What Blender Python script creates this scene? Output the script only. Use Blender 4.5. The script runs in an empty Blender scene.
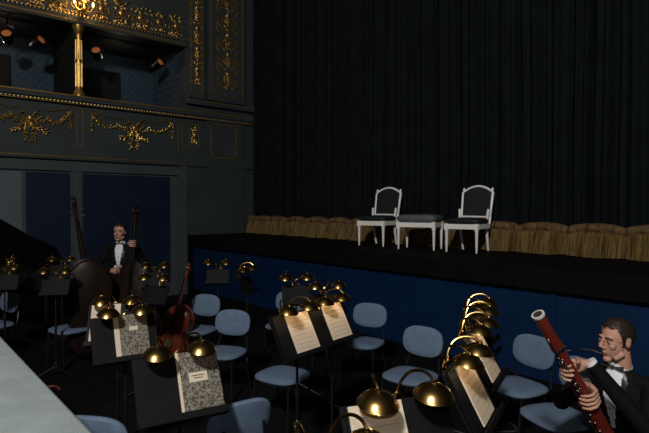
import bpy, bmesh, math, random
from mathutils import Vector, Matrix, noise
random.seed(7)
sc = bpy.context.scene
try:
    sc.view_settings.view_transform = 'Standard'
except Exception: pass
COL = sc.collection

# view-aligned floor survey frame (lateral, depth from the viewing spot) -> room frame
VX, VY = -0.757, 0.653
RX, RY = 0.653, 0.757
def W(l, d, z=0.0): return Vector((d*VX + l*RX, d*VY + l*RY, z))
def DIR(l, d):
    v = Vector((d*VX + l*RX, d*VY + l*RY)); v.normalize(); return v
def YAW(l, d):
    v = DIR(l, d); return math.atan2(v.x, -v.y)

# ---------------------------------------------------------------- materials
def mat(name, col, rough=0.6, metal=0.0, spec=0.5, col2=None, nscale=8.0, bump=0.0, bscale=40, emit=None, estr=0, sheen=0, stretch=(1,1,1)):
    m = bpy.data.materials.new(name); m.use_nodes = True
    nt = m.node_tree; b = nt.nodes['Principled BSDF']
    b.inputs['Base Color'].default_value = (*col, 1)
    b.inputs['Roughness'].default_value = rough
    b.inputs['Metallic'].default_value = metal
    b.inputs['Specular IOR Level'].default_value = spec
    if sheen: b.inputs['Sheen Weight'].default_value = sheen
    if emit:
        b.inputs['Emission Color'].default_value = (*emit, 1); b.inputs['Emission Strength'].default_value = estr
    if col2 or bump:
        tc = nt.nodes.new('ShaderNodeTexCoord'); mp = nt.nodes.new('ShaderNodeMapping')
        mp.inputs['Scale'].default_value = stretch
        nt.links.new(tc.outputs['Object'], mp.inputs['Vector'])
    if col2:
        n = nt.nodes.new('ShaderNodeTexNoise'); n.inputs['Scale'].default_value = nscale; n.inputs['Detail'].default_value = 6
        nt.links.new(mp.outputs[0], n.inputs['Vector'])
        r = nt.nodes.new('ShaderNodeValToRGB'); r.color_ramp.elements[0].position = 0.35; r.color_ramp.elements[1].position = 0.68
        r.color_ramp.elements[0].color = (*col, 1); r.color_ramp.elements[1].color = (*col2, 1)
        nt.links.new(n.outputs['Fac'], r.inputs[0]); nt.links.new(r.outputs[0], b.inputs['Base Color'])
    if bump:
        n2 = nt.nodes.new('ShaderNodeTexNoise'); n2.inputs['Scale'].default_value = bscale; n2.inputs['Detail'].default_value = 4
        nt.links.new(mp.outputs[0], n2.inputs['Vector'])
        bp = nt.nodes.new('ShaderNodeBump'); bp.inputs['Strength'].default_value = bump; bp.inputs['Distance'].default_value = 0.01
        nt.links.new(n2.outputs['Fac'], bp.inputs['Height']); nt.links.new(bp.outputs[0], b.inputs['Normal'])
    return m
M_curt = mat('curtain_velvet', (0.0030,0.0046,0.0060), 0.8, spec=0.08, col2=(0.0050,0.0074,0.0092), nscale=3, bump=0.1)
M_fringe = mat('fringe_gold', (0.060,0.036,0.010), 0.7, spec=.2, col2=(0.21,0.135,0.042), nscale=6, stretch=(14,1,0.6), bump=0.6, bscale=30)
M_braid = mat('fringe_braid', (0.085,0.050,0.022), 0.7, spec=.2, col2=(0.15,0.090,0.038), nscale=12, bump=0.4)
M_stage = mat('stage_black', (0.003,0.003,0.003), 0.8, spec=.06, col2=(0.005,0.005,0.005))
M_blue = mat('pit_blue', (0.0014,0.013,0.047), 0.6, spec=.15, col2=(0.0020,0.017,0.058), nscale=2)
M_floor = mat('pit_floor', (0.003,0.003,0.0035), 0.7, spec=.12, col2=(0.006,0.006,0.0065), nscale=5, bump=0.1)
M_grey = mat('wall_greygreen', (0.030,0.039,0.040), 0.6, spec=.3, col2=(0.038,0.049,0.050), nscale=1.5, bump=0.05)
M_greyL = mat('wall_greylight', (0.085,0.10,0.115), 0.6, spec=.3, col2=(0.10,0.12,0.135), nscale=1.5)
M_greyM = mat('wall_greymid', (0.045,0.055,0.060), 0.6, spec=.3, col2=(0.055,0.067,0.072), nscale=1.5)
M_pblue = mat('panel_blue', (0.004,0.010,0.027), 0.6, spec=.2, col2=(0.005,0.013,0.034), nscale=3)
M_gold = mat('gilding', (0.44,0.26,0.065), 0.38, 0.85, col2=(0.62,0.39,0.11), nscale=10)
M_dark = mat('dark_interior', (0.005,0.006,0.007), 0.8, spec=.2, col2=(0.009,0.010,0.010))
M_velv = mat('barrier_velvet', (0.22,0.265,0.26), 0.95, spec=.1, col2=(0.27,0.32,0.312), nscale=9, bump=0.35, bscale=90, sheen=0.2)
M_black = mat('black_paint', (0.006,0.006,0.007), 0.4, spec=.3)
M_desk = mat('black_board', (0.004,0.004,0.005), 0.6, spec=.12, col2=(0.007,0.007,0.008))
M_brass = mat('brass', (0.52,0.32,0.10), 0.24, 1.0, col2=(0.62,0.40,0.14), nscale=15)
M_bulb = mat('bulb', (1,0.8,0.5), 0.4, emit=(1,0.6,0.25), estr=3)
M_paper = mat('paper_cream', (0.56,0.47,0.35), 0.7, spec=.2, col2=(0.62,0.53,0.41), nscale=5)
M_white = mat('paper_white', (0.62,0.60,0.55), 0.7)
M_ink = mat('ink', (0.03,0.03,0.03), 0.6, spec=.2)
M_staff = mat('staff_ink', (0.42,0.35,0.26), 0.7)
M_bluepad = mat('blue_upholstery', (0.10,0.145,0.215), 0.85, spec=.2, col2=(0.12,0.172,0.25), nscale=30, bump=0.3, bscale=150)
M_chrome = mat('dark_metal', (0.02,0.02,0.024), 0.35, 0.6)
M_wwood = mat('white_wood', (0.74,0.72,0.68), 0.4, col2=(0.82,0.81,0.77), nscale=10)
M_uph = mat('dark_upholstery', (0.008,0.010,0.012), 0.6, spec=.2, col2=(0.014,0.017,0.019), nscale=20)
M_stooltop = mat('grey_upholstery', (0.06,0.066,0.07), 0.6, col2=(0.085,0.09,0.095), nscale=15)
M_suit = mat('tuxedo_black', (0.0045,0.0045,0.005), 0.8, spec=.12)
M_satin = mat('lapel_satin', (0.008,0.008,0.010), 0.35, spec=.3)
M_shirt = mat('shirt_white', (0.66,0.67,0.70), 0.7)
M_skin = mat('skin', (0.42,0.22,0.15), 0.55, spec=.3, col2=(0.47,0.26,0.18), nscale=12)
M_lip = mat('lip', (0.33,0.14,0.105), 0.5)
M_hair = mat('hair_brown', (0.012,0.008,0.005), 0.5, spec=.3, col2=(0.03,0.019,0.012), nscale=50, stretch=(1,.3,1), bump=0.6, bscale=120)
M_eye = mat('eye_white', (0.42,0.38,0.35), 0.3)
M_bassoon = mat('bassoon_red', (0.105,0.014,0.009), 0.22, col2=(0.15,0.022,0.014), nscale=6)
M_silver = mat('silver_keys', (0.6,0.6,0.62), 0.22, 1.0)
M_ivory = mat('bell_ring', (0.55,0.50,0.43), 0.35)
M_cello = mat('varnish_red', (0.09,0.014,0.006), 0.3, col2=(0.13,0.024,0.01), nscale=5, stretch=(5,5,1))
M_bass = mat('varnish_dark', (0.010,0.005,0.004), 0.45, spec=.2, col2=(0.015,0.008,0.005), nscale=5, stretch=(5,5,1))
M_wood = mat('raw_wood', (0.06,0.038,0.02), 0.6, col2=(0.10,0.065,0.036), nscale=8, stretch=(1,8,8))
M_cable = mat('cable_grey', (0.05,0.05,0.05), 0.5)
M_orange = mat('cable_orange', (0.25,0.06,0.015), 0.5)
M_lampg = mat('sconce_glow', (1,0.6,0.2), 0.5, emit=(1,0.55,0.18), estr=10)
M_dim = mat('lamp_dim', (0.4,0.12,0.03), 0.5, emit=(1,0.3,0.06), estr=0.10)

def marble_mat():
    m = bpy.data.materials.new('marbled_cover'); m.use_nodes = True; nt = m.node_tree; b = nt.nodes['Principled BSDF']
    tc = nt.nodes.new('ShaderNodeTexCoord'); n = nt.nodes.new('ShaderNodeTexNoise'); n.inputs['Scale'].default_value = 75; n.inputs['Detail'].default_value = 3
    r = nt.nodes.new('ShaderNodeValToRGB'); r.color_ramp.elements[0].position = 0.40; r.color_ramp.elements[1].position = 0.62
    r.color_ramp.elements[0].color = (0.04,0.036,0.030,1); r.color_ramp.elements[1].color = (0.23,0.205,0.155,1)
    nt.links.new(tc.outputs['Object'], n.inputs['Vector']); nt.links.new(n.outputs['Fac'], r.inputs[0]); nt.links.new(r.outputs[0], b.inputs['Base Color'])
    b.inputs['Roughness'].default_value = 0.6
    return m
M_marble = marble_mat()
def wallpaper():
    m = bpy.data.materials.new('box_wallpaper'); m.use_nodes = True; nt = m.node_tree; b = nt.nodes['Principled BSDF']
    tc = nt.nodes.new('ShaderNodeTexCoord'); mp = nt.nodes.new('ShaderNodeMapping'); mp.inputs['Rotation'].default_value = (math.radians(45),0,0)
    n = nt.nodes.new('ShaderNodeTexBrick'); n.inputs['Scale'].default_value = 4.5; n.offset = 0
    n.inputs['Color1'].default_value = (0.014,0.034,0.056,1); n.inputs['Color2'].default_value = (0.018,0.040,0.064,1); n.inputs['Mortar'].default_value = (0.04,0.066,0.08,1)
    n.inputs['Brick Width'].default_value = 0.5; n.inputs['Row Height'].default_value = 0.5; n.inputs['Mortar Size'].default_value = 0.03
    sx = nt.nodes.new('ShaderNodeSeparateXYZ'); cx = nt.nodes.new('ShaderNodeCombineXYZ')
    nt.links.new(tc.outputs['Object'], mp.inputs['Vector']); nt.links.new(mp.outputs[0], sx.inputs[0])
    nt.links.new(sx.outputs['Y'], cx.inputs['X']); nt.links.new(sx.outputs['Z'], cx.inputs['Y']); nt.links.new(cx.outputs[0], n.inputs['Vector'])
    nt.links.new(n.outputs['Color'], b.inputs['Base Color']); b.inputs['Roughness'].default_value = 0.8
    return m
M_wallp = wallpaper()

# ---------------------------------------------------------------- mesh builder
class MB:
    def __init__(s): s.v=[]; s.f=[]; s.m=[]; s.mats=[]
    def mi(s, m):
        if m not in s.mats: s.mats.append(m)
        return s.mats.index(m)
    def add(s, vs, fs, m, M=None):
        o = len(s.v); k = s.mi(m)
        for p in vs:
            p = Vector(p); s.v.append(M @ p if M else p)
        for f in fs: s.f.append([i+o for i in f]); s.m.append(k)
    def box(s, c, sz, m, M=None):
        x,y,z = [a/2 for a in sz]; c = Vector(c)
        vs = [c+Vector((a*x,b*y,d*z)) for d in (-1,1) for b in (-1,1) for a in (-1,1)]
        s.add(vs, [(0,2,3,1),(4,5,7,6),(0,1,5,4),(2,6,7,3),(0,4,6,2),(1,3,7,5)], m, M)
    def bx(s, x0,x1,y0,y1,z0,z1,m,M=None): s.box(((x0+x1)/2,(y0+y1)/2,(z0+z1)/2),(abs(x1-x0),abs(y1-y0),abs(z1-z0)),m,M)
    def tube(s, pts, r, m, n=8, M=None, flat=1.0):
        pts = [Vector(p) for p in pts]; N = len(pts)
        if not hasattr(r,'__len__'): r = [r]*N
        T = []
        for i in range(N):
            t = pts[min(i+1,N-1)] - pts[max(i-1,0)]
            if t.length < 1e-9: t = Vector((0,0,1))
            T.append(t.normalized())
        up = Vector((0,0,1)) if abs(T[0].z) < 0.9 else Vector((1,0,0))
        a = T[0].cross(up).normalized(); vs=[]; fs=[]
        for i in range(N):
            a = (a - T[i]*a.dot(T[i])).normalized(); b = T[i].cross(a)
            for k in range(n):
                th = 2*math.pi*k/n
                vs.append(pts[i] + a*math.cos(th)*r[i] + b*math.sin(th)*r[i]*flat)
        for i in range(N-1):
            for k in range(n):
                k2=(k+1)%n; fs.append((i*n+k, i*n+k2, (i+1)*n+k2, (i+1)*n+k))
        fs.append(list(range(n))[::-1]); fs.append([(N-1)*n+k for k in range(n)])
        s.add(vs, fs, m, M)
    def lathe(s, prof, m, M=None, n=24):
        vs=[];fs=[]
        for (r,z) in prof:
            for k in range(n):
                th=2*math.pi*k/n; vs.append((r*math.cos(th), r*math.sin(th), z))
        for i in range(len(prof)-1):
            for k in range(n):
                k2=(k+1)%n; fs.append((i*n+k,i*n+k2,(i+1)*n+k2,(i+1)*n+k))
        s.add(vs,fs,m,M)
    def ell(s, c, r, m, M=None, n=16, q=10):
        vs=[(c[0],c[1],c[2]-r[2])]; fs=[]
        for j in range(1,q):
            ph=-math.pi/2+math.pi*j/q
            for k in range(n):
                th=2*math.pi*k/n
                vs.append((c[0]+r[0]*math.cos(ph)*math.cos(th), c[1]+r[1]*math.cos(ph)*math.sin(th), c[2]+r[2]*math.sin(ph)))
        vs.append((c[0],c[1],c[2]+r[2])); L=len(vs)-1
        for k in range(n):
            k2=(k+1)%n; fs.append((0,1+k2,1+k)); fs.append((L,1+(q-2)*n+k,1+(q-2)*n+k2))
            for j in range(q-2): fs.append((1+j*n+k,1+j*n+k2,1+(j+1)*n+k2,1+(j+1)*n+k))
        s.add(vs,fs,m,M)
    def pad(s, w, h, t, m, M=None, e=3.0, n=32, bend=0.0):
        prof=[(0.0,-0.5),(0.7,-0.5),(0.93,-0.42),(1.0,-0.1),(0.985,0.2),(0.9,0.42),(0.6,0.52),(0.25,0.56),(0.0,0.57)]
        vs=[];fs=[]
        for (r,z) in prof:
            for k in range(n):
                th=2*math.pi*k/n; c=math.cos(th); d=math.sin(th)
                x=(abs(c)**(2/e))*(1 if c>0 else -1)*w/2*r; y=(abs(d)**(2/e))*(1 if d>0 else -1)*h/2*r
                vs.append((x,y,z*t+bend*x*x))
        for i in range(len(prof)-1):
            for k in range(n):
                k2=(k+1)%n; fs.append((i*n+k,i*n+k2,(i+1)*n+k2,(i+1)*n+k))
        s.add(vs,fs,m,M)
    def prism(s, out, z0, z1, m, M=None):
        n=len(out); vs=[(x,y,z0) for x,y in out]+[(x,y,z1) for x,y in out]
        fs=[list(range(n))[::-1],[n+i for i in range(n)]]+[(i,(i+1)%n,n+(i+1)%n,n+i) for i in range(n)]
        s.add(vs,fs,m,M)
    def mesh(s, name, smooth=True, ang=38):
        me=bpy.data.meshes.new(name); me.from_pydata([tuple(v) for v in s.v],[],s.f)
        for m in s.mats: me.materials.append(m)
        me.polygons.foreach_set('material_index', s.m)
        bm=bmesh.new(); bm.from_mesh(me); bmesh.ops.remove_doubles(bm,verts=bm.verts,dist=1e-6); bmesh.ops.recalc_face_normals(bm,faces=bm.faces); bm.to_mesh(me); bm.free()
        if smooth:
            me.polygons.foreach_set('use_smooth',[True]*len(me.polygons))
            try: me.set_sharp_from_angle(angle=math.radians(ang))
            except Exception: pass
        me.update(); return me
    def obj(s, name, smooth=True, bevel=0):
        o=bpy.data.objects.new(name, s.mesh(name,smooth)); COL.objects.link(o)
        if bevel:
            b=o.modifiers.new('bev','BEVEL'); b.width=bevel; b.segments=2; b.limit_method='ANGLE'
        return o
def place(o, loc, yaw=0): o.location=loc; o.rotation_euler=(0,0,yaw); return o
def inst(name, me, loc, yaw=0, sc_=1):
    o=bpy.data.objects.new(name, me); COL.objects.link(o); o.location=loc; o.rotation_euler=(0,0,yaw); o.scale=(sc_,)*3; return o
def remeshed(mb, vox, it=3, name='m', fac=0.5):
    o=mb.obj(name+'_tmp'); r=o.modifiers.new('r','REMESH'); r.mode='VOXEL'; r.voxel_size=vox
    if it:
        sm=o.modifiers.new('s','SMOOTH'); sm.factor=fac; sm.iterations=it
    dg=bpy.context.evaluated_depsgraph_get(); dg.update()
    me=bpy.data.meshes.new_from_object(o.evaluated_get(dg)); bpy.data.objects.remove(o)
    me.name=name; me.polygons.foreach_set('use_smooth',[True]*len(me.polygons)); return me
def frame(o, x=None, y=None, z=None):
    M=Matrix.Identity(4)
    for i,a in enumerate((x,y,z)):
        for k in range(3): M[k][i]=a[k]
    for k in range(3): M[k][3]=o[k]
    return M
R3=lambda a,ax: Matrix.Rotation(a,4,ax)
T3=Matrix.Translation

# ================================================================ ROOM
b=MB(); b.bx(-11,6,-6,5.4,-0.1,0,M_floor); b.obj('floor',False)
b=MB(); b.bx(-13,6,-6,7.7,9.6,9.7,M_dark); b.obj('ceiling',False)
b=MB(); b.bx(6,6.1,-6,7.7,0,9.6,M_dark); b.obj('wall_right',False)
b=MB(); b.bx(-13,6,-6.1,-6,0,9.6,M_dark); b.obj('wall_back',False)
b=MB(); b.bx(-10.86,6,7.6,7.7,1.34,9.6,M_dark); b.obj('wall_front',False)
b=MB()
b.bx(-10.875,5.98,5.44,7.6,0,1.10,M_blue); b.bx(-10.875,5.98,5.36,7.6,1.10,1.34,M_stage)
b.bx(-10.875,5.98,5.40,5.44,0,0.12,M_stage)
x=-10.2
while x<5.5:
    b.bx(x,x+0.05,5.415,5.44,0.12,1.1,M_blue); x+=1.9
b.obj('stage',False,bevel=0.006)
b=MB()
b.bx(-10.87,1.5,0.16,0.46,0,1.22,M_grey)
n=60; prof=[(0.08,1.20),(0.07,1.25),(0.10,1.285),(0.2,1.30),(0.42,1.30),(0.50,1.285),(0.53,1.25),(0.52,1.20)]
vs=[];fs=[]
for i in range(n+1):
    for (y,z) in prof: vs.append((-10.87+12.37*i/n,y,z))
k=len(prof)
for i in range(n):
    for j in range(k-1): fs.append((i*k+j,i*k+j+1,(i+1)*k+j+1,(i+1)*k+j))
    fs.append((i*k+k-1,i*k,(i+1)*k,(i+1)*k+k-1))
fs.append(list(range(k))); fs.append([n*k+j for j in range(k)])
b.add(vs,fs,M_velv); b.obj('pit_barrier')

# left side wall with its box (balcony) recess
b=MB()
b.bx(-11.3,-11.0,-6,5.33,0,2.93,M_greyM)
b.bx(-11.3,-10.97,5.33,7.6,0,9.6,M_grey)
b.bx(-10.97,-10.88,5.36,7.6,0,1.34,M_stage)
b.bx(-11.2,-10.98,-6,5.33,2.93,4.05,M_grey)
b.bx(-11.2,-10.98,-6,5.33,5.62,9.6,M_grey)
b.bx(-11.3,-10.93,5.15,5.33,0,2.93,M_greyM)
b.bx(-10.97,-10.90,5.36,5.78,4.45,9.6,M_grey); b.bx(-10.97,-10.88,5.84,6.85,4.45,9.6,M_grey)
b.bx(-10.97,-10.93,5.84,6.85,1.34,4.0,M_grey)
b.bx(-11.0,-10.985,2.12,2.89,0.3,2.64,M_pblue)
b.bx(-11.0,-10.985,3.13,4.95,0.3,2.64,M_pblue)
b.bx(-11.0,-10.98,0.4,2.06,0.3,2.64,M_greyL)
b.bx(-11.0,-10.95,2.93,3.10,0.3,2.7,M_greyM)
b.bx(-11.0,-10.94,-2,5.15,2.68,2.78,M_greyM)
b.bx(-12.9,-12.8,-5.9,5.4,2.93,5.7,M_wallp)
b.bx(-12.8,-11.2,-5.9,5.4,2.93,3.0,M_dark); b.bx(-12.8,-11.2,-5.9,5.4,5.62,5.7,M_dark)
b.bx(-12.8,-11.3,5.33,5.4,3.0,5.62,M_wallp)
b.bx(-12.78,-11.25,3.04,3.12,3.0,5.62,M_dark)
b.bx(-12.8,-12.74,3.7,4.5,3.0,5.2,M_dark); b.bx(-12.8,-12.74,1.6,2.2,3.0,5.2,M_dark)
wallL=b.obj('wall_left',False,bevel=0.006)
def strip(name,boxes,m,bev=0.008):
    b=MB()
    for q in boxes: b.bx(*q,m)
    return b.obj(name,False,bevel=bev)
strip('trim_1',[(-11.0,-10.86,-6,7.1,4.05,4.16),(-11.0,-10.90,-6,7.1,3.98,4.05),(-10.97,-10.84,5.30,7.1,4.30,4.42)],M_grey)
strip('trim_2',[(-10.98,-10.92,-6,7.1,2.90,2.99),(-10.98,-10.90,-6,5.33,5.56,5.68)],M_grey)
strip('trim_3',[(-10.86,-10.845,-6,7.1,4.13,4.155),(-10.90,-10.885,-6,7.1,3.985,4.0),(-10.92,-10.91,-6,5.3,2.95,2.965),(-10.90,-10.885,-6,5.3,5.60,5.625),(-10.84,-10.83,5.3,7.1,4.38,4.40)],M_gold,0.003)
b=MB()
for i in range(90): b.ell((-10.90,1.0+i*0.067,4.02),(0.012,0.018,0.016),M_gold,n=6,q=4)
for i in range(60): b.ell((-10.895,1.0+i*0.072,5.72),(0.012,0.022,0.03),M_gold,n=6,q=4)
b.obj('gilded_bead_row').parent=wallL

def leaf(b, x, y, z, ang, L=0.08, w=0.028, th=0.014):
    M=T3((x,y,z))@R3(ang,'X')@T3((0,0,L*0.45))
    b.ell((0,0,0),(th,w/2,L/2),M_gold,M,n=6,q=5)
def foliage(b, pts, X, dens=0.03, L=0.08, spread=0.03):
    for i in range(len(pts)-1):
        p=Vector(pts[i]);q=Vector(pts[i+1]);d=q-p;m=max(1,int(d.length/dens))
        for j in range(m):
            c=p+d*(j/m); ang=math.atan2(-d.x,d.y)
            for s_ in (-1,1):
                leaf(b,X+random.uniform(0,.015),c.x+random.uniform(-spread,spread),c.y+random.uniform(-spread,spread),ang+s_*random.uniform(.4,1.1),L*random.uniform(.7,1.2),L*.4)
def curve2(p0,p1,sag,n=12):
    return [(p0[0]+(p1[0]-p0[0])*i/n, p0[1]+(p1[1]-p0[1])*i/n - sag*4*(i/n)*(1-i/n)) for i in range(n+1)]
def spiral(b, X, cy, cz, r, turns=1.4, start=0, hand=1, th=0.012):
    pts=[]
    for i in range(26):
        t=i/25; a=start+hand*turns*2*math.pi*t; rr=r*(1-0.8*t)
        pts.append((X, cy+rr*math.cos(a), cz+rr*math.sin(a)))
    b.tube(pts,[th*(1-.4*i/25) for i in range(26)],M_gold,n=6)
def swagset(name, y0,y1,zt):
    b=MB(); X=-10.955; yc=(y0+y1)/2
    for (a,c) in ((y0+.05,yc-.30),(yc+.30,y1-.05)):
        zz0,zz1=(zt-.02,zt-.16) if a<yc else (zt-.16,zt-.02)
        foliage(b,curve2((a,zz0),(c,zz1),.16),X,.05,.07,.022)
        b.tube([(X,p[0],p[1]) for p in curve2((a,zz0),(c,zz1),.16)],.014,M_gold,6)
    for s_ in (-1,1):
        b.tube([(X,yc,zt-.22),(X+.02,yc+s_*.10,zt-.10),(X+.01,yc+s_*.20,zt-.16),(X,yc+s_*.12,zt-.24),(X,yc,zt-.22)],.016,M_gold,8)
        foliage(b,[(yc,zt-.24),(yc+s_*.14,zt-.40),(yc+s_*.30,zt-.46)],X,.04,.085,.02)
        foliage(b,[(yc,zt-.24),(yc+s_*.22,zt-.26),(yc+s_*.36,zt-.18)],X,.045,.07,.02)
        foliage(b,[(yc+s_*.04,zt-.3),(yc+s_*.08,zt-.5),(yc+s_*.05,zt-.66)],X,.04,.07,.012)
        e=y0+.06 if s_<0 else y1-.06
        foliage(b,[(e,zt),(e+s_*.02,zt-.22),(e,zt-.38)],X,.04,.06,.012)
        spiral(b,X,e-s_*.10,zt+.02,.05,1.2,0,s_,.009)
        b.tube([(X,e,zt+.05),(X,e-s_*.15,zt-.0),(X,e-s_*.40,zt-.06),(X,yc+s_*.22,zt-.02),(X,yc+s_*.05,zt-.12)],.008,M_gold,6)
    b.ell((X+.02,yc,zt-.22),(.03,.05,.06),M_gold)
    b.obj(name)
swagset('gilded_swag',1.45,2.95,3.86); swagset('gilded_swag',3.25,5.05,3.86)
def rectf(b,X,y0,y1,z0,z1,t=.02,m=M_gold):
    b.bx(X,X+.02,y0,y1,z1-t,z1,m); b.bx(X,X+.02,y0,y1,z0,z0+t,m); b.bx(X,X+.02,y0,y0+t,z0,z1,m); b.bx(X,X+.02,y1-t,y1,z0,z1,m)
b=MB(); rectf(b,-10.93,5.93,6.62,3.12,3.92,.026); b.obj('gilded_frame',False).parent=wallL
b=MB(); rectf(b,-10.97,5.40,5.66,3.30,3.86,.018); foliage(b,[(5.53,3.42),(5.53,3.78)],-10.96,.03,.08,.04); rectf(b,-10.98,5.14,5.26,3.2,3.9,.012)
rectf(b,-10.98,3.02,3.14,3.15,3.92,.012)
b.obj('gilded_panel').parent=wallL
b=MB()
rectf(b,-10.90,5.42,5.72,4.55,9.0,.016); rectf(b,-10.88,5.92,6.78,4.58,9.0,.02)
for (yc,X,wd) in ((5.57,-10.89,.5),(6.35,-10.87,1.0)):
    z=4.75
    while z<8.2:
        foliage(b,[(yc,z),(yc,z+.34)],X,.035,.10*(.7+.3*wd),.05*wd)
        for s_ in (-1,1):
            spiral(b,X,yc+s_*.17*wd,z+.2,.12*wd,1.4,math.pi if s_>0 else 0,-s_,.014)
            leaf(b,X,yc+s_*.10*wd,z+.02,-s_*1.0,.20*wd+.04,.06)
            leaf(b,X,yc+s_*.22*wd,z+.38,-s_*.5,.16*wd+.03,.05)
        b.ell((X+.02,yc,z+.36),(.03,.05,.06),M_gold); z+=.46
b.obj('gilded_pilaster_ornament').parent=wallL
b=MB()
for i in range(11):
    y=1.1+i*.4
    for s_ in (-1,1): spiral(b,-10.965,y+s_*.1,5.96,.09,1.3,math.pi if s_>0 else 0,s_,.014)
    foliage(b,[(y-.15,5.80),(y+.15,5.84)],-10.965,.05,.09,.03); foliage(b,[(y-.15,6.15),(y+.15,6.15)],-10.965,.06,.11,.05)
    b.ell((-10.96,y,6.0),(.03,.05,.07),M_gold)
b.obj('gilded_fascia_ornament').parent=wallL
b=MB(); b.lathe([(0,4.16),(.11,4.16),(.11,4.22),(.075,4.27),(.06,4.34),(.055,4.8),(.075,4.86),(.055,4.92),(.05,5.3),(.07,5.36),(.06,5.40),(.11,5.5),(.12,5.58),(0,5.58)],M_gold,T3((-11.02,3.08,0)),n=16)
for k in range(10):
    a=k/10*2*math.pi; b.tube([(-11.02+.06*math.cos(a),3.08+.06*math.sin(a),4.36),(-11.02+.056*math.cos(a),3.08+.056*math.sin(a),5.28)],.008,M_gold,5)
b.obj('gilded_column')
b=MB()
b.lathe([(0,0),(.05,.0),(.06,.03),(.02,.06),(.015,.12),(.05,.16),(.07,.18),(0,.18)],M_gold,T3((-10.72,3.1,5.78)),n=14)
b.tube([(-10.96,3.1,5.9),(-10.85,3.1,5.74),(-10.72,3.1,5.78)],.014,M_gold)
for s_ in (-1,1):
    b.tube([(-10.72,3.1,5.82),(-10.72,3.1+s_*.1,5.77),(-10.72,3.1+s_*.17,5.86)],.01,M_gold); b.ell((-10.72,3.1+s_*.17,5.93),(.02,.02,.05),M_lampg,n=8,q=6)
b.ell((-10.72,3.1,6.02),(.022,.022,.06),M_lampg,n=8,q=6)
b.obj('wall_sconce')
def spot_mesh():
    b=MB(); b.lathe([(0,-.16),(.06,-.16),(.09,-.10),(.10,.0),(.10,.15),(.115,.15),(.115,.17),(.09,.17),(.085,.12),(0,.12)],M_chrome,R3(math.radians(70),'Y'),n=20)
    b.lathe([(0,.121),(.085,.121)],M_dim,R3(math.radians(70),'Y'),n=20)
    b.tube([(0,-.125,0),(0,-.125,.2),(0,0,.26),(0,.125,.2),(0,.125,0)],.012,M_black); b.tube([(0,0,.25),(0,0,.35)],.015,M_black)
    return b.mesh('stage_spotlight')
sm=spot_mesh()
for y,z,yw in ((1.95,5.22,-.3),(2.45,5.22,.4),(3.6,5.22,-.5),(4.9,5.22,.2)): inst('stage_spotlight',sm,(-11.55,y,z),yw)
b=MB(); b.tube([(-11.55,0.5,5.59),(-11.55,5.3,5.59)],.02,M_black); b.obj('lighting_bar')

# ================================================================ CURTAIN
def fold(x):
    ph=2*math.pi*x/.36+1.3*math.sin(x*1.7)+1.0*math.sin(x*.9+1)+.7*math.sin(x*4.3)
    return .075*(1-abs(math.sin(ph/2))**.7*2)+.03*math.sin(ph*2.3+x)+.02*noise.noise(Vector((x*5,0,0)))
b=MB(); nx=1500; zs=[1.36,1.8,2.6,3.6,4.8,6.2,7.8,9.5]; x0,x1=-10.86,4.0
vs=[];fs=[]
for i in range(nx+1):
    x=x0+(x1-x0)*i/nx
    for z in zs: vs.append((x+.03*noise.noise(Vector((x,z*.5,3))),7.12+fold(x+.04*noise.noise(Vector((x*.7,z*.6,0))))*(1.0-.25*(z-1.3)/8),z))
k=len(zs)
for i in range(nx):
    for j in range(k-1): fs.append((i*k+j,(i+1)*k+j,(i+1)*k+j+1,i*k+j+1))
b.add(vs,fs,M_curt)
cur=b.obj('stage_curtain')
b=MB(); nx=2600; vs=[];fs=[];mi=[]
prof=[(0.0,0.44),(.05,.43),(.075,.40),(.08,.36),(.06,.325),(.075,.31),(.09,.24),(.105,.16),(.12,.08),(.13,.005)]
k=len(prof)
for i in range(nx+1):
    x=x0+(x1-x0)*i/nx
    bun=abs(math.sin(math.pi*x/.62+.6*math.sin(x*1.1)))**.6
    st=.008*math.sin(x*2*math.pi/.035+2*math.sin(x*9))
    bf=fold(x)*.5
    for j,(o,z) in enumerate(prof):
        low=j/(k-1)
        zz=z*(.86+.14*bun)+(.01*noise.noise(Vector((x*12,0,5))) if 0<j<k-1 else 0)
        if j==k-1: zz=.006+.012*(1-bun)
        vs.append((x+ (.03*math.sin(2*math.pi*x/.31))*low,7.03-o*(.6+.7*bun)+bf-(st*2 if j>4 else st*.3),1.34+zz))
for i in range(nx):
    for j in range(k-1): fs.append((i*k+j,(i+1)*k+j,(i+1)*k+j+1,i*k+j+1)); mi.append(0 if j>=4 else 1)
b.mi(M_fringe); b.mi(M_braid); b.add(vs,fs,M_fringe)
b.m=mi
fr=b.obj('curtain_fringe'); fr.parent=cur

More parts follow.
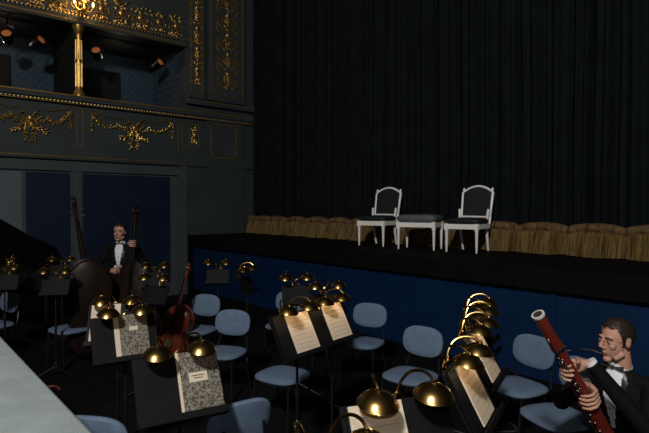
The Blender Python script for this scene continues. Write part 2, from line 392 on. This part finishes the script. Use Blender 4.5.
# ================================================================ STAGE FURNITURE
def leg_prof(h): return [(0,0),(.012,0),(.014,.03),(.018,.3*h),(.022,.75*h),(.026,.82*h),(.018,.84*h),(.028,.87*h),(.028,h),(0,h)]
def french_chair():
    b=MB(); w=.50; d=.46; sh=.40
    for sx in (-1,1):
        b.lathe(leg_prof(sh-.06),M_wwood,T3((sx*(w/2-.03),-d/2+.03,0)),12)
        b.bx(sx*(w/2-.03)-.028,sx*(w/2-.03)+.028,-d/2+.002,-d/2+.058,sh-.08,sh,M_wwood)
        b.tube([(sx*.19,d/2+.07,0.006),(sx*.195,d/2+.01,.2),(sx*.20,d/2-.03,sh-.02),(sx*.215,d/2+.0,.6)],[.016,.02,.024,.018],M_wwood,8)
    b.bx(-w/2+.03,w/2-.03,-d/2+.008,-d/2+.045,sh-.075,sh-.005,M_wwood); b.bx(-w/2+.05,w/2-.05,d/2-.05,d/2-.015,sh-.07,sh-.005,M_wwood)
    for sx in (-1,1): b.bx(sx*(w/2-.015)-.018,sx*(w/2-.015)+.018,-d/2+.03,d/2-.03,sh-.07,sh-.005,M_wwood)
    b.pad(w,d,.09,M_uph,T3((0,0,sh+.035)),e=6)
    tl=math.radians(-12); MBk=T3((0,d/2-.03,0))@R3(tl,'X')
    z0,z1=.50,.93; hw=.215
    out=[(-hw,z0),(-hw-.01,z1-.07),(-hw+.015,z1-.045)]
    out+=[(-hw+.04+(2*hw-.08)*i/12, z1-.035+.060*math.sin(math.pi*i/12)**.8) for i in range(13)]
    out+=[(hw-.015,z1-.045),(hw+.01,z1-.07),(hw,z0)]
    pts=[(x,0,z) for x,z in out]+[(-hw,0,z0)]
    b.tube(pts,.021,M_wwood,8,MBk)
    inner=[(x*.93,z0+.01+(z-z0)*.96) for x,z in out]
    n=len(inner)
    vs=[(x,-.016,z) for x,z in inner]+[(x,.018,z) for x,z in inner]
    b.add(vs,[list(range(n)),[n+i for i in range(n)][::-1]]+[(i,n+i,n+(i+1)%n,(i+1)%n) for i in range(n)],M_uph,MBk)
    for sx in (-1,1): b.ell((sx*(hw+.0),0,z1-.025),(.020,.020,.032),M_wwood,MBk,n=10,q=6); b.tube([(sx*.205,0,.36),(sx*.215,0,z0)],.018,M_wwood,8,MBk)
    return b.mesh('salon_chair')
fc=french_chair()
inst('salon_chair',fc,W(2.06,7.50,1.341),YAW(-.62,-.78),1.02)
inst('salon_chair',fc,W(.89,8.75,1.341),YAW(-.58,-.81),1.04)
b=MB()
for sx in (-1,1):
    for sy in (-1,1):
        b.lathe(leg_prof(.33),M_wwood,T3((sx*.28,sy*.18,0)),12); b.bx(sx*.28-.028,sx*.28+.028,sy*.18-.028,sy*.18+.028,.32,.42,M_wwood)
    b.bx(sx*.28-.018,sx*.28+.018,-.18,.18,.34,.41,M_wwood)
for sy in (-1,1): b.bx(-.28,.28,sy*.18-.018,sy*.18+.018,.34,.41,M_wwood)
b.pad(.64,.44,.12,M_stooltop,T3((0,0,.47)),e=7)
place(b.obj('upholstered_stool'),W(1.47,8.0,1.34),YAW(-.5,-.86))

# ================================================================ ORCHESTRA CHAIRS
def orch_chair():
    b=MB()
    b.pad(.46,.44,.055,M_bluepad,T3((0,0,.455)),e=3.2)
    Mb=T3((0,.235,.725))@R3(math.radians(80),'X')
    b.pad(.42,.28,.045,M_bluepad,Mb,e=2.8,bend=.45)
    for sx in (-1,1):
        b.tube([(sx*.20,-.19,0),(sx*.19,-.17,.42),(sx*.17,-.10,.435),(sx*.17,.14,.43),(sx*.18,.21,.45),(sx*.15,.255,.60),(sx*.13,.275,.72)],.011,M_chrome,8)
        b.tube([(sx*.21,.24,0),(sx*.18,.12,.425)],.011,M_chrome,8)
        b.tube([(sx*.20,-.19,0),(sx*.20,-.19,.015)],.016,M_black,8); b.tube([(sx*.21,.24,0),(sx*.21,.24,.015)],.016,M_black,8)
    b.tube([(-.19,-.13,.425),(.19,-.13,.425)],.01,M_chrome); b.tube([(-.18,.13,.425),(.18,.13,.425)],.01,M_chrome)
    return b.mesh('orchestra_chair')
oc=orch_chair()
for l,d,fl,fd in ((-1.60,6.45,-.35,-.94),(-1.07,5.45,-.3,-.95),(.43,5.85,-.45,-.89),(-.52,6.7,-.3,-.95),(-.38,4.72,-.55,-.83),(.78,4.70,-.65,-.76),
    (-3.20,6.5,-.6,-.8),(-4.3,6.7,-.5,-.86),(1.64,4.42,-.85,-.5),(1.70,3.78,-.95,-.3),(-1.24,3.05,.15,.98),(-.63,3.22,-.6,.8)):
    inst('orchestra_chair',oc,W(l,d),YAW(fl,fd))

# ================================================================ MUSIC STANDS
def music_stand(page):
    b=MB(); pm=M_brass if page=='none' else M_chrome
    for k in range(3):
        a=math.radians(90+120*k); c,s_=math.cos(a),math.sin(a)
        b.tube([(0,0,.13),(c*.14,s_*.14,.07),(c*.27,s_*.27,.012)],[.012,.011,.010],M_black,8)
    b.lathe([(0,.08),(.022,.08),(.022,.16),(.014,.18),(0,.18)],M_black,n=12)
    b.tube([(0,0,.08),(0,0,.62)],.013,M_black,10); b.tube([(0,0,.6),(0,0,1.0)],.009,pm,10); b.lathe([(0,.60),(.02,.60),(.02,.64),(0,.64)],M_chrome,n=12)
    D=T3((0,0,1.05))@R3(math.radians(-28),'X')
    dw=.30 if page=='none' else .45; dh=.22 if page=='none' else .34
    b.box((0,0,0),(dw,.012,dh),M_desk,D); b.box((0,-.035,-dh/2),(dw,.06,.010),M_desk,D); b.box((0,-.064,-dh/2+.015),(dw,.006,.03),M_desk,D)
    b.box((0,.02,-.02),(.06,.03,.12),M_chrome,D)
    if page=='marble':
        b.box((-.115,-.012,.005),(.22,.010,.32),M_desk,D)
        b.box((.112,-.016,.005),(.215,.016,.325),M_marble,D); b.box((.10,-.0255,.03),(.10,.002,.05),M_paper,D)
        b.box((.0,-.022,.005),(.014,.008,.33),M_paper,D)
        b.box((.10,-.027,.038),(.07,.001,.004),M_ink,D); b.box((.10,-.027,.025),(.05,.001,.004),M_ink,D)
    elif page=='marble2':
        b.box((.06,-.014,.005),(.20,.014,.325),M_marble,D); b.box((-.055,-.022,.005),(.035,.006,.32),M_paper,D); b.box((.06,-.024,.06),(.06,.003,.03),M_paper,D)
    elif page=='cream':
        b.box((.01,-.014,.0),(.42,.012,.325),M_desk,D); b.box((.04,-.024,.0),(.25,.008,.30),M_paper,D)
        for r in range(8): b.box((.04,-.0285,.12-r*.033),(.20,.0006,.005),M_staff,D)
        b.box((-.155,-.022,.0),(.11,.004,.30),M_desk,D)
    elif page=='open':
        b.box((.0,-.014,.0),(.42,.012,.325),M_desk,D)
        b.box((-.09,-.022,.01),(.22,.006,.31),M_paper,D)
        for r in range(7): b.box((-.09,-.0255,.12-r*.036),(.18,.0006,.005),M_staff,D)
    for s_ in (-1,1):
        tx,ty,tz=s_*.115,-.025,1.262
        ctrl=[(0,.06,1.00),(s_*.01,.11,1.10),(s_*.035,.13,1.21),(s_*.07,.11,1.29),(s_*.10,.055,1.315),(s_*.113,.0,1.31),(tx,ty,tz+.022)]
        pts=[]
        for i in range(len(ctrl)-1):
            for t in (0,.33,.66): pts.append(Vector(ctrl[i]).lerp(Vector(ctrl[i+1]),t))
        pts.append(Vector(ctrl[-1]))
        for _ in range(3): pts=[pts[0]]+[(pts[i-1]+pts[i]*2+pts[i+1])/4 for i in range(1,len(pts)-1)]+[pts[-1]]
        b.tube(pts,.0065,M_brass,8)
        b.tube([(s_*.035+.03*math.cos(a)*s_*1.0, .118, 1.18+.03*math.sin(a)) for a in [i*.6 for i in range(10)]],.004,M_brass,6)
        b.lathe([(0,.030),(.008,.030),(.011,.022),(.018,.018),(.040,.012),(.060,-.002),(.074,-.020),(.078,-.026),(.073,-.025),(.056,-.008),(.036,.005),(0,.010)],M_brass,T3((tx,ty,tz))@R3(.18,'X'),n=28)
        b.ell((tx,ty-.002,tz-.006),(.012,.012,.012),M_bulb,n=8,q=6)
    b.tube([(0,.02,.95),(0,.06,1.02)],.012,M_chrome)
    return b.mesh('music_stand')
SM={p:music_stand(p) for p in ('marble','marble2','cream','open','none')}
stands=[(-.766,2.72,.51,-.86,'marble',0),(-1.434,3.72,.53,-.84,'marble2',0),(-.203,3.83,.78,-.63,'cream',1),(.06,4.2,.78,-.63,'cream',1),
 (.735,2.62,.88,-.47,'cream',1),(.30,1.96,.35,-.94,'open',0),(.98,3.25,.88,-.47,'cream',1),(1.20,3.95,.85,-.5,'none',0),(1.10,3.62,.87,-.5,'none',0),(.02,4.95,.3,-.95,'none',0),(-.30,5.5,.2,-.98,'none',0),
 (-3.14,6.05,.2,-.98,'none',0),(-3.95,6.4,.3,-.95,'none',0),(-1.80,5.5,-.3,-.95,'none',0),(-1.43,6.95,.1,-1,'none',0),(-.93,6.2,.9,-.3,'none',0),(-2.15,6.6,.1,-1,'none',0),(-4.5,7.3,0,-1,'none',0),(-3.75,7.4,.3,-1,'none',0),
 (-1.66,4.15,.2,-.98,'open',0),(0.02,1.62,.35,-.94,'none',0)]
for i,(l,d,fl,fd,p,lit) in enumerate(stands):
    o=inst('music_stand',SM[p],W(l,d),YAW(fl,fd),1.03 if i==5 else 1.0)
    if lit:
        for s_ in (-1,1):
            L=bpy.data.lights.new('lamp_glow','POINT'); L.energy=.26; L.color=(1,.74,.44); L.shadow_soft_size=.02
            lo=bpy.data.objects.new('lamp_glow',L); COL.objects.link(lo); lo.parent=o; lo.location=(s_*.115,-.05,1.222)

# ================================================================ STRING INSTRUMENTS
def viol(name,S,m):
    b=MB()
    prof=[(0,.02),(.18,.0),(.29,.07),(.335,.20),(.325,.32),(.26,.44),(.205,.52),(.20,.60),(.235,.70),(.265,.80),(.25,.92),(.18,1.03),(.08,1.10),(.035,1.12)]
    out=[(x*S,z*S) for x,z in prof]; full=out+[(-x,z) for x,z in out[::-1] if x>0]
    n=len(full); c=(0,.55*S)
    rings=[(.90,-.135),(1.0,-.10),(.97,-.09),(.97,.09),(1.0,.10),(.90,.135)]
    vs=[];fs=[]
    for (k,y) in rings:
        for x,z in full: vs.append((x*k,y*S*.95,c[1]+(z-c[1])*k))
    for i in range(len(rings)-1):
        for j in range(n): j2=(j+1)%n; fs.append((i*n+j,i*n+j2,(i+1)*n+j2,(i+1)*n+j))
    fs.append(list(range(n))); fs.append([(len(rings)-1)*n+j for j in range(n)])
    M=T3((0,0,.14*S))
    b.add(vs,fs,m,M)
    b.tube([(0,-.10*S,.95*S),(0,-.13*S,1.12*S),(0,-.10*S,1.62*S)],[.04*S,.035*S,.024*S],m,10,M)
    b.tube([(0,-.165*S,.72*S),(0,-.135*S,1.62*S)],[.045*S,.025*S],M_black,8,M,flat=.35)
    b.box((0,-.09*S,1.70*S),(.05*S,.05*S,.18*S),m,M)
    pts=[(0,-.09*S+ (.06*S*(1-i/16))*math.sin(i*.6)-0.02*S,1.80*S+.06*S*(1-i/16)*math.cos(i*.6)) for i in range(14)]
    b.tube(pts,[.028*S*(1-.04*i) for i in range(14)],m,8,M)
    for i in range(4):
        s_=1 if i%2 else -1; b.tube([(0,-.09*S,(1.64+.035*i)*S),(s_*.09*S,-.08*S,(1.645+.035*i)*S)],[.006*S,.011*S],M_black,6,M)
    b.box((0,-.17*S,.42*S),(.14*S,.015*S,.11*S),M_wood,M)
    b.box((0,-.16*S,.20*S),(.07*S,.03*S,.26*S),M_black,M)
    for i in range(4):
        x=(-.03+.02*i)*S; b.tube([(x,-.17*S,.30*S),(x*1.2,-.225*S,.475*S),(x*.5,-.15*S,1.62*S)],.0015*S+.0006,M_chrome,4,M)
    for s_ in (-1,1):
        b.tube([(s_*.09*S,-.131*S,.55*S),(s_*.11*S,-.133*S,.50*S),(s_*.12*S,-.133*S,.42*S),(s_*.14*S,-.13*S,.36*S)],.008*S,M_black,6,M)
    b.tube([(0,0,.05*S),(0,0,-.14*S)],.008*S,M_silver,6,M)
    return b.obj(name)
db=viol('double_bass',1.0,M_bass)
cel=viol('cello',.66,M_cello)
db2=bpy.data.objects.new('double_bass',db.data); COL.objects.link(db2)
cel.location=W(-1.88,6.15); cel.rotation_euler=(math.radians(-12),math.radians(8),YAW(-.3,-.95))
db2.location=W(-2.90,6.75); db2.scale=(1.06,)*3; db2.rotation_euler=(math.radians(-5),math.radians(9),YAW(.5,-.86)+math.pi)

# ================================================================ PEOPLE
def head_obj(name, glasses=False):
    b=MB(); s=M_skin
    b.ell((0,.018,.030),(.073,.094,.088),s,n=24,q=16); b.ell((0,-.026,-.033),(.056,.066,.080),s,n=24,q=16)
    b.ell((0,-.068,-.100),(.024,.022,.018),s); b.tube([(0,-.086,.020),(0,-.102,-.004),(0,-.113,-.026)],[.008,.0095,.012],s,10)
    for q in (-1,1):
        b.ell((q*.010,-.100,-.030),(.008,.009,.007),s); b.ell((q*.036,-.064,-.020),(.021,.021,.022),s)
        b.ell((q*.075,.012,-.004),(.009,.018,.030),s); b.tube([(q*.010,-.081,.026),(q*.030,-.082,.030),(q*.050,-.067,.025)],[.008,.009,.007],s,8)
        b.tube([(q*.030,-.050,-.095),(q*.055,-.005,-.065)],[.018,.018],s,8)
    b.tube([(-.021,-.082,-.061),(0,-.093,-.057),(.021,-.082,-.061)],[.003,.0055,.003],s,8)
    b.tube([(-.017,-.080,-.070),(0,-.090,-.071),(.017,-.080,-.070)],[.003,.0055,.003],s,8)
    b.tube([(0,.022,-.04),(0,.032,-.17)],[.052,.056],s,16)
    me=remeshed(b,.0036,5,name); me.materials.clear()
    for m in (M_skin,M_hair,M_lip): me.materials.append(m)
    def ish(c):
        ax_=abs(c.x)
        if ax_>.076 and -.04<c.z<.03 : return False
        hl=.076-.54*max(0,ax_-.040)+.003*math.sin(c.x*160)
        if c.z>hl: return True
        if c.z>.0: return c.y>-.020-.25*(c.z-.0) if ax_>.05 else c.y>.0
        if c.z>-.022: return c.y>-.018 and not (-.004<c.y<.03 and ax_>.070)
        return c.y>.040 and c.z>-.075
    hv=set()
    for p in me.polygons:
        c=p.center
        if ish(c): p.material_index=1; hv.update(p.vertices)
        elif c.y<-.085 and abs(c.x)<.020 and -.076<c.z<-.055: p.material_index=2
    nrm={i:me.vertices[i].normal.copy() for i in hv}
    for i in hv:
        v=me.vertices[i]; k=.005+.003*noise.noise(v.co*40)
        if v.co.z>.06: k+=.006*min(1,(v.co.z-.06)/.03)
        v.co=v.co+nrm[i]*k
    o=bpy.data.objects.new(name,me); COL.objects.link(o)
    e=MB()
    for q in (-1,1):
        e.ell((q*.030,-.0800,.006),(.0115,.008,.0052),M_eye,n=12,q=8); e.ell((q*.031,-.0865,.0055),(.0048,.003,.0045),M_ink,n=10,q=6)
        e.tube([(q*.014,-.0915,.029),(q*.032,-.091,.033),(q*.050,-.075,.027)],[.002,.003,.0015],M_hair,6)
        e.tube([(q*.017,-.0865,.011),(q*.030,-.0895,.0125),(q*.043,-.080,.008)],.0030,M_skin,6)
        e.tube([(q*.019,-.0845,-.001),(q*.030,-.0865,-.002),(q*.042,-.078,.001)],.0024,M_skin,6)
    e.tube([(-.016,-.0870,-.0655),(0,-.0955,-.0645),(.016,-.0870,-.0655)],.0010,M_ink,6)
    if glasses:
        for q in (-1,1):
            pts=[]
            for i in range(25):
                a=i*math.pi/12; x=.019*math.cos(a); z=.012*math.sin(a)
                pts.append((q*(.031+x),-.101+.35*max(0,x)*1.0,.005+z))
            e.tube(pts,.0008,M_chrome,6)
            e.tube([(q*.050,-.094,.008),(q*.076,-.04,.008),(q*.081,.012,.006)],.0008,M_chrome,6)
        e.tube([(-.012,-.101,.008),(0,-.106,.011),(.012,-.101,.008)],.0009,M_chrome,6)
    eo=e.obj('face_features'); eo.parent=o
    return o
def hand_mesh(name, R, mir=1):
    b=MB(); s=M_skin
    for k,zz in enumerate((.030,.010,-.010,-.029)):
        b.tube([(R+.032,-.075,zz*.45),(R+.026,-.045,zz*.75),(R+.018,-.01,zz),(R+.012,.024,zz*1.05)],[.018,.0165,.0145,.0115],s,10)
    lens=(2.35,2.6,2.45,2.0)
    for k,zz in enumerate((.032,.011,-.010,-.031)):
        rr=R+.0085; pts=[(R+.012,.022,zz)]; rad=[.0105]
        a0=math.atan2(.030,R+.004); n=7
        for i in range(n+1):
            a=a0+.15+lens[k]*i/n
            kn=.004 if i in (2,4) else 0
            pts.append(((rr+kn)*math.cos(a),(rr+kn)*math.sin(a)+.004,zz*1.05-.002*i*(k-1.5)/3)); rad.append(.0096-.00028*i)
        b.tube(pts,rad,s,10)
    b.tube([(R+.026,-.050,.022),(R+.010,-.042-.2*R,.040),(R*.3,-R-.016,.046),(-R*.55,-R*.8-.012,.046)],[.015,.013,.011,.009],s,10)
    b.tube([(R+.033,-.068,0),(R+.036,-.11,0)],[.026,.024],s,12)
    if mir<0: b.v=[Vector((v.x,v.y,-v.z)) for v in b.v]
    me=remeshed(b,.003,2,name); me.materials.clear(); me.materials.append(M_skin); return me
def hand_at(name,R,grip,axis,wrist,mir=1,parent=None,side=1):
    a=Vector(axis).normalized(); g=Vector(grip); w=Vector(wrist)-g; w=w-a*w.dot(a); y=-w.normalized(); z=a*side; x=y.cross(z).normalized()
    o=bpy.data.objects.new(name,hand_mesh(name,R,mir)); COL.objects.link(o); o.parent=parent; o.matrix_local=frame(g,x,y,z)
    return o, frame(g,x,y,z)@Vector((R+.036,-.115,0))
def body_obj(name, J):
    b=MB(); s=M_suit; n=20
    def ring_tube(pts,rx,ry):
        vs=[];fs=[]
        for p,a,c in zip(pts,rx,ry):
            for k in range(n):
                th=2*math.pi*k/n; vs.append((p[0]+a*math.cos(th),p[1]+c*math.sin(th),p[2]))
        for i in range(len(pts)-1):
            for k in range(n): k2=(k+1)%n; fs.append((i*n+k,i*n+k2,(i+1)*n+k2,(i+1)*n+k))
        fs.append(list(range(n))[::-1]); fs.append([(len(pts)-1)*n+k for k in range(n)]); b.add(vs,fs,s)
    pv,ch,nb=[Vector(J[k]) for k in ('pelvis','chest','neck')]
    ring_tube([pv+Vector((0,0,-.10)),pv,pv.lerp(ch,.4),pv.lerp(ch,.75),ch,ch.lerp(nb,.45),ch.lerp(nb,.75),nb],
              [.15,.175,.16,.175,.19,.175,.115,.062],[.11,.125,.115,.125,.13,.11,.085,.060])
    for q in ('L','R'):
        sh,el,wr=[Vector(J[q+k]) for k in ('sh','el','wr')]
        b.tube([nb.lerp(sh,.35)+Vector((0,0,-.045)),sh,sh.lerp(el,.5),el,el.lerp(wr,.5),wr],[.06,.068,.058,.050,.044,.036],s,14); b.ell(sh,(.07,.072,.068),s)
        hp,kn,an=[Vector(J[q+k]) for k in ('hp','kn','an')]
        b.tube([hp,hp.lerp(kn,.5),kn,kn.lerp(an,.4),an],[.098,.085,.066,.060,.050],s,14); b.ell(kn,(.066,.066,.066),s)
    me=remeshed(b,.0095,4,name); me.materials.clear()
    for m in (M_suit,M_shirt,M_satin): me.materials.append(m)
    z0,z1=J['v0'],nb.z+.0
    for p in me.polygons:
        c=p.center
        if p.normal.y<-.15 and z0<c.z<z1+.03 and abs(c.x)<.12:
            t=(c.z-z0)/(z1-z0); wv=.008+.058*t if t<.8 else .054-.05*(t-.8)
            if abs(c.x)<wv: p.material_index=1
            elif abs(c.x)<wv+.035*math.sin(min(1,t)*math.pi*.8+.3): p.material_index=2
    o=bpy.data.objects.new(name,me); COL.objects.link(o); return o
def dress(par,J):
    b=MB(); nb=Vector(J['neck']); c=nb+Vector((0,-.062,.012))
    b.tube([nb+Vector((0,.004,.0)),nb+Vector((0,.000,.038))],[.066,.060],M_shirt,20)
    for q in (-1,1):
        b.tube([c+Vector((0,-.006,0)),c+Vector((q*.022,-.008,0)),c+Vector((q*.05,-.002,0)),c+Vector((q*.056,0,0))],[.008,.012,.024,.022],M_ink,10,flat=.4)
    b.ell(c+Vector((0,-.010,0)),(.010,.010,.012),M_ink,n=10,q=6)
    for i in range(2): b.ell(Vector(J['chest'])+Vector((0,-.128-.002*i,.03-.07*i)),(.005,.004,.005),M_ink,n=8,q=6)
    for q in ('L','R'):
        wr=Vector(J[q+'wr']); el=Vector(J[q+'el']); d=(wr-el).normalized(); b.tube([wr-d*.005,wr+d*.014],[.034,.033],M_shirt,16)
    for q in ('L','R'):
        an=Vector(J[q+'an']); b.tube([(an.x,an.y+.045,.042),(an.x,an.y-.02,.048),(an.x,an.y-.12,.034),(an.x,an.y-.20,.026)],[.036,.042,.040,.026],M_black,12)
        b.tube([(an.x,an.y,.05),(an.x,an.y,an.z+.02)],.042,M_black,12)
    o=b.obj('collar_tie_cuffs_shoes'); o.parent=par

# --- bassoonist
Pb=W(1.79,3.05); yb=YAW(-.85,-.5)
bell=Vector((-.01,-.805,1.447)); boot=Vector((.094,-.229,.63)); ax=(boot-bell).normalized()
pt=lambda t: bell+(boot-bell)*t
man=bpy.data.objects.new('bassoonist',None); COL.objects.link(man); man.location=Pb; man.rotation_euler=(0,0,yb)
gL=pt(.385); gR=pt(.58)
gaxL=(-ax+Vector((0,.25,.9))).normalized()
hl,wl=hand_at('left_hand',.030,gL,gaxL,(.16,-.42,.95),1,man)
hr,wr_=hand_at('right_hand',.034,gR,(-ax+Vector((0,.1,.5))).normalized(),(-.10,-.36,.86),1,man,side=-1)
J=dict(pelvis=(0,.0,.56),chest=(0,-.05,.88),neck=(0,-.085,1.065),Lsh=(.185,-.07,.985),Rsh=(-.185,-.07,.985),
  Lel=(.27,-.26,.80),Lwr=tuple(wl),Rel=(-.27,-.24,.80),Rwr=tuple(wr_),Lhp=(.09,-.03,.55),Rhp=(-.09,-.03,.55),Lkn=(.17,-.46,.545),Rkn=(-.15,-.46,.545),Lan=(.18,-.44,.09),Ran=(-.16,-.42,.09),v0=.72)
bo=body_obj('body',J); bo.parent=man; dress(man,J)
hy=math.radians(-14)
h=head_obj('head',True); h.parent=man; h.location=(0,-.125,1.228); h.rotation_euler=(math.radians(4),0,hy)
inst('orchestra_chair',oc,Pb,yb)
# --- bassoon
b=MB(); e1=ax.cross(Vector((1,0,0))).normalized(); e2=ax.cross(e1).normalized()
seg=lambda t0,t1,r,m,off=Vector((0,0,0)),n=18: b.tube([pt(t0)+off,pt(t1)+off],r,m,n)
b.tube([pt(0),pt(.012)],[.034,.034],M_ivory,20); b.tube([pt(.012),pt(.10),pt(.22)],[.031,.029,.033],M_bassoon,20)
b.tube([pt(-.001),pt(.0)],[.024,.024],M_ink,16)
seg(.22,.235,.035,M_silver); b.tube([pt(.235),pt(.60)],[.029,.027],M_bassoon,20); seg(.60,.62,.034,M_silver)
woff=e2*.045
wing0=.36
b.tube([pt(wing0)+woff,pt(.62)+woff],[.019,.022],M_bassoon,16); seg(wing0-.01,wing0,.021,M_silver,woff)
b.tube([pt(.61)+woff*.5,pt(.97)+woff*.5,pt(1.0)+woff*.5],[.045,.042,.036],M_bassoon,20); seg(.985,1.005,.041,M_silver,woff*.5)
for k,t in enumerate([.16,.27,.31,.42,.46,.50,.66,.72,.78,.84]):
    c=pt(t)-e2*.004+e1*(.034 if t<.6 else .046); b.tube([c,c+e1*.006],[.011,.010],M_silver,12)
for o_,t0,t1 in ((e1*.034-e2*.012,.14,.60),(e1*.030-e2*.022,.28,.58),(e1*.044+e2*.03,.63,.92),(-e1*.033,.25,.58)):
    b.tube([pt(t0)+o_,pt(t1)+o_],.003,M_silver,6)
    for q in range(4):
        c=pt(t0+(t1-t0)*q/3)+o_; b.ell(c,(.006,.006,.006),M_silver,n=8,q=6)
mouth=Vector((0,-.125,1.228))+Matrix.Rotation(hy,3,'Z')@Vector((0,-.099,-.071))
w0=pt(wing0-.01)+woff
cp=[w0,w0-ax*.05,w0-ax*.085+Vector((0,.03,.0)),w0.lerp(mouth,.45)+Vector((0,0,.055)),w0.lerp(mouth,.75)+Vector((0,0,.035)),mouth]
pts=[]
for i in range(len(cp)-1):
    for t in (0,.25,.5,.75): pts.append(cp[i].lerp(cp[i+1],t))
pts.append(cp[-1])
for _ in range(4): pts=[pts[0]]+[(pts[i-1]+pts[i]*2+pts[i+1])/4 for i in range(1,len(pts)-1)]+[pts[-1]]
b.tube(pts,[.0045-.0022*i/len(pts) for i in range(len(pts))],M_silver,8); b.tube([pts[-3],pts[-1]],[.003,.005],M_wood,8,flat=.5)
bs=b.obj('bassoon'); bs.location=Pb; bs.rotation_euler=(0,0,yb)

# --- double bass player (standing)
Pd=W(-2.86,7.3); yd=YAW(.05,-1)
man2=bpy.data.objects.new('double_bass_player',None); COL.objects.link(man2); man2.location=Pd; man2.rotation_euler=(0,0,yd)
bassl=Vector((.29,-.36,0)); db.location=Matrix.Rotation(yd,3,'Z')@bassl+Pd; db.rotation_euler=(math.radians(-4),0,yd-.25)
ng=Vector((.295,-.40,1.50))
hl2,wl2=hand_at('left_hand',.026,ng,(0,0,1),(.27,-.2,1.4),1,man2)
g2=Vector((.02,-.34,1.12)); bowd=Vector((.9,-.2,-.15)).normalized()
hr2,wr2=hand_at('right_hand',.010,g2,bowd,(-.1,-.2,1.14),1,man2)
J=dict(pelvis=(0,0,.94),chest=(0,-.0,1.27),neck=(0,-.015,1.47),Lsh=(.19,0,1.41),Rsh=(-.19,0,1.41),Lel=(.36,-.12,1.19),Lwr=tuple(wl2),Rel=(-.28,-.08,1.12),Rwr=tuple(wr2),
 Lhp=(.09,0,.9),Rhp=(-.09,0,.9),Lkn=(.11,-.02,.50),Rkn=(-.11,-.02,.50),Lan=(.12,.02,.10),Ran=(-.12,.02,.10),v0=1.12)
bo=body_obj('body',J); bo.parent=man2; dress(man2,J)
h2=head_obj('head'); h2.parent=man2; h2.location=(0,-.05,1.635)
b=MB(); b.tube([g2-bowd*.06,g2+bowd*.62],[.006,.004],M_wood,8); b.tube([g2-bowd*.05+Vector((0,0,-.02)),g2+bowd*.61+Vector((0,0,-.006))],.0035,M_wood,6); b.box(g2+Vector((0,0,-.012)),(.03,.012,.02),M_black)
o=b.obj('bow'); o.parent=man2

# ================================================================ GRAND PIANO
b=MB()
out=[(-.72,-.75),(.72,-.75),(.72,.0),(.66,.25),(.45,.42),(.2,.6),(.05,.85),(-.15,1.0),(-.45,1.0),(-.66,.85),(-.72,.6)]
b.prism(out,.68,.98,M_black)
b.bx(-.70,.70,-.92,-.75,.68,.76,M_black); b.bx(-.62,.62,-.91,-.75,.76,.775,M_white)
for i in range(36):
    if i%7 not in (2,6): b.bx(-.60+i*.034,-.588+i*.034,-.85,-.75,.775,.785,M_ink)
for x,y in ((-.6,-.6),(.6,-.6),(-.25,.8)): b.lathe([(0,0),(.03,0),(.03,.04),(.045,.08),(.055,.5),(.07,.68),(0,.68)],M_black,T3((x,y,0)),12)
ML=T3((-.72,0,.99))@R3(math.radians(-38),'Y')@T3((.72,0,0))
b.prism(out,0,.02,M_black,ML)
b.tube([(.45,-.1,.98),(.27,-.1,1.74)],.010,M_black)
b.bx(-.12,.12,-.72,-.60,.15,.68,M_black)
po=b.obj('grand_piano',bevel=.004); po.location=W(-5.15,8.2); po.rotation_euler=(0,0,math.radians(-41)); po.scale=(.8,.8,.98)

# ================================================================ FLOOR ITEMS
def cable(name,pts,m,r=.006):
    P=[Vector(p) for p in pts]; q=[]
    for i in range(len(P)-1):
        for t in (0,.2,.4,.6,.8): q.append(P[i].lerp(P[i+1],t))
    q.append(P[-1])
    for _ in range(8): q=[q[0]]+[(q[i-1]+q[i]*2+q[i+1])/4 for i in range(1,len(q)-1)]+[q[-1]]
    b=MB(); b.tube(q,r,m,6); return b.obj(name)
for s in range(5):
    l0,d0=random.uniform(.6,1.3),random.uniform(3.2,4.4)
    cable('floor_cable',[W(l0+random.uniform(-.4,.4)+k*.18,d0+random.uniform(-.35,.35)+k*.12,.007) for k in range(6)],M_cable)
cable('floor_cable',[W(-3.6+k*.12,5.6+random.uniform(-.2,.3),.009) for k in range(7)],M_orange,.008)
cable('floor_cable',[W(-.1+k*.14,3.9+random.uniform(-.3,.3),.007) for k in range(7)],M_cable)
# ================================================================ LIGHTS / CAMERA
def area(name,loc,tgt,e,size,col=(1,1,1)):
    L=bpy.data.lights.new(name,'AREA'); L.energy=e; L.size=size; L.color=col; L.shape='DISK'
    o=bpy.data.objects.new(name,L); COL.objects.link(o); o.location=loc
    o.rotation_euler=(Vector(tgt)-Vector(loc)).to_track_quat('-Z','Y').to_euler(); return o
area('house_light',(1.5,-3.5,7.0),(-5,5,1.5),720,.8,(1,.97,.93))
def point(name,loc,e,r,col):
    L=bpy.data.lights.new(name,'POINT'); L.energy=e; L.shadow_soft_size=r; L.color=col
    o=bpy.data.objects.new(name,L); COL.objects.link(o); o.location=loc; return o
point('flash_lamp',(0.12,-.02,2.22),38,.03,(1,.98,.95))
point('sconce_light',(-10.6,3.1,5.95),16,.05,(1,.6,.25))
point('box_light',(-12.0,1.9,5.2),4,.05,(1,.8,.6))
point('box_light',(-12.0,4.2,5.2),2.5,.05,(1,.85,.7))
w=bpy.data.worlds.new('World'); sc.world=w; w.use_nodes=True; w.node_tree.nodes['Background'].inputs[0].default_value=(.01,.011,.013,1); w.node_tree.nodes['Background'].inputs[1].default_value=.3
cd=bpy.data.cameras.new('Camera'); cam=bpy.data.objects.new('Camera',cd); COL.objects.link(cam); cam.location=(0,0,2.0)
cd.sensor_width=36; cd.lens=520/649*36; cd.clip_start=.02
v=Vector((VX,VY,-math.tan(math.radians(1.157))))
cam.rotation_euler=v.to_track_quat('-Z','Y').to_euler()
sc.camera=cam
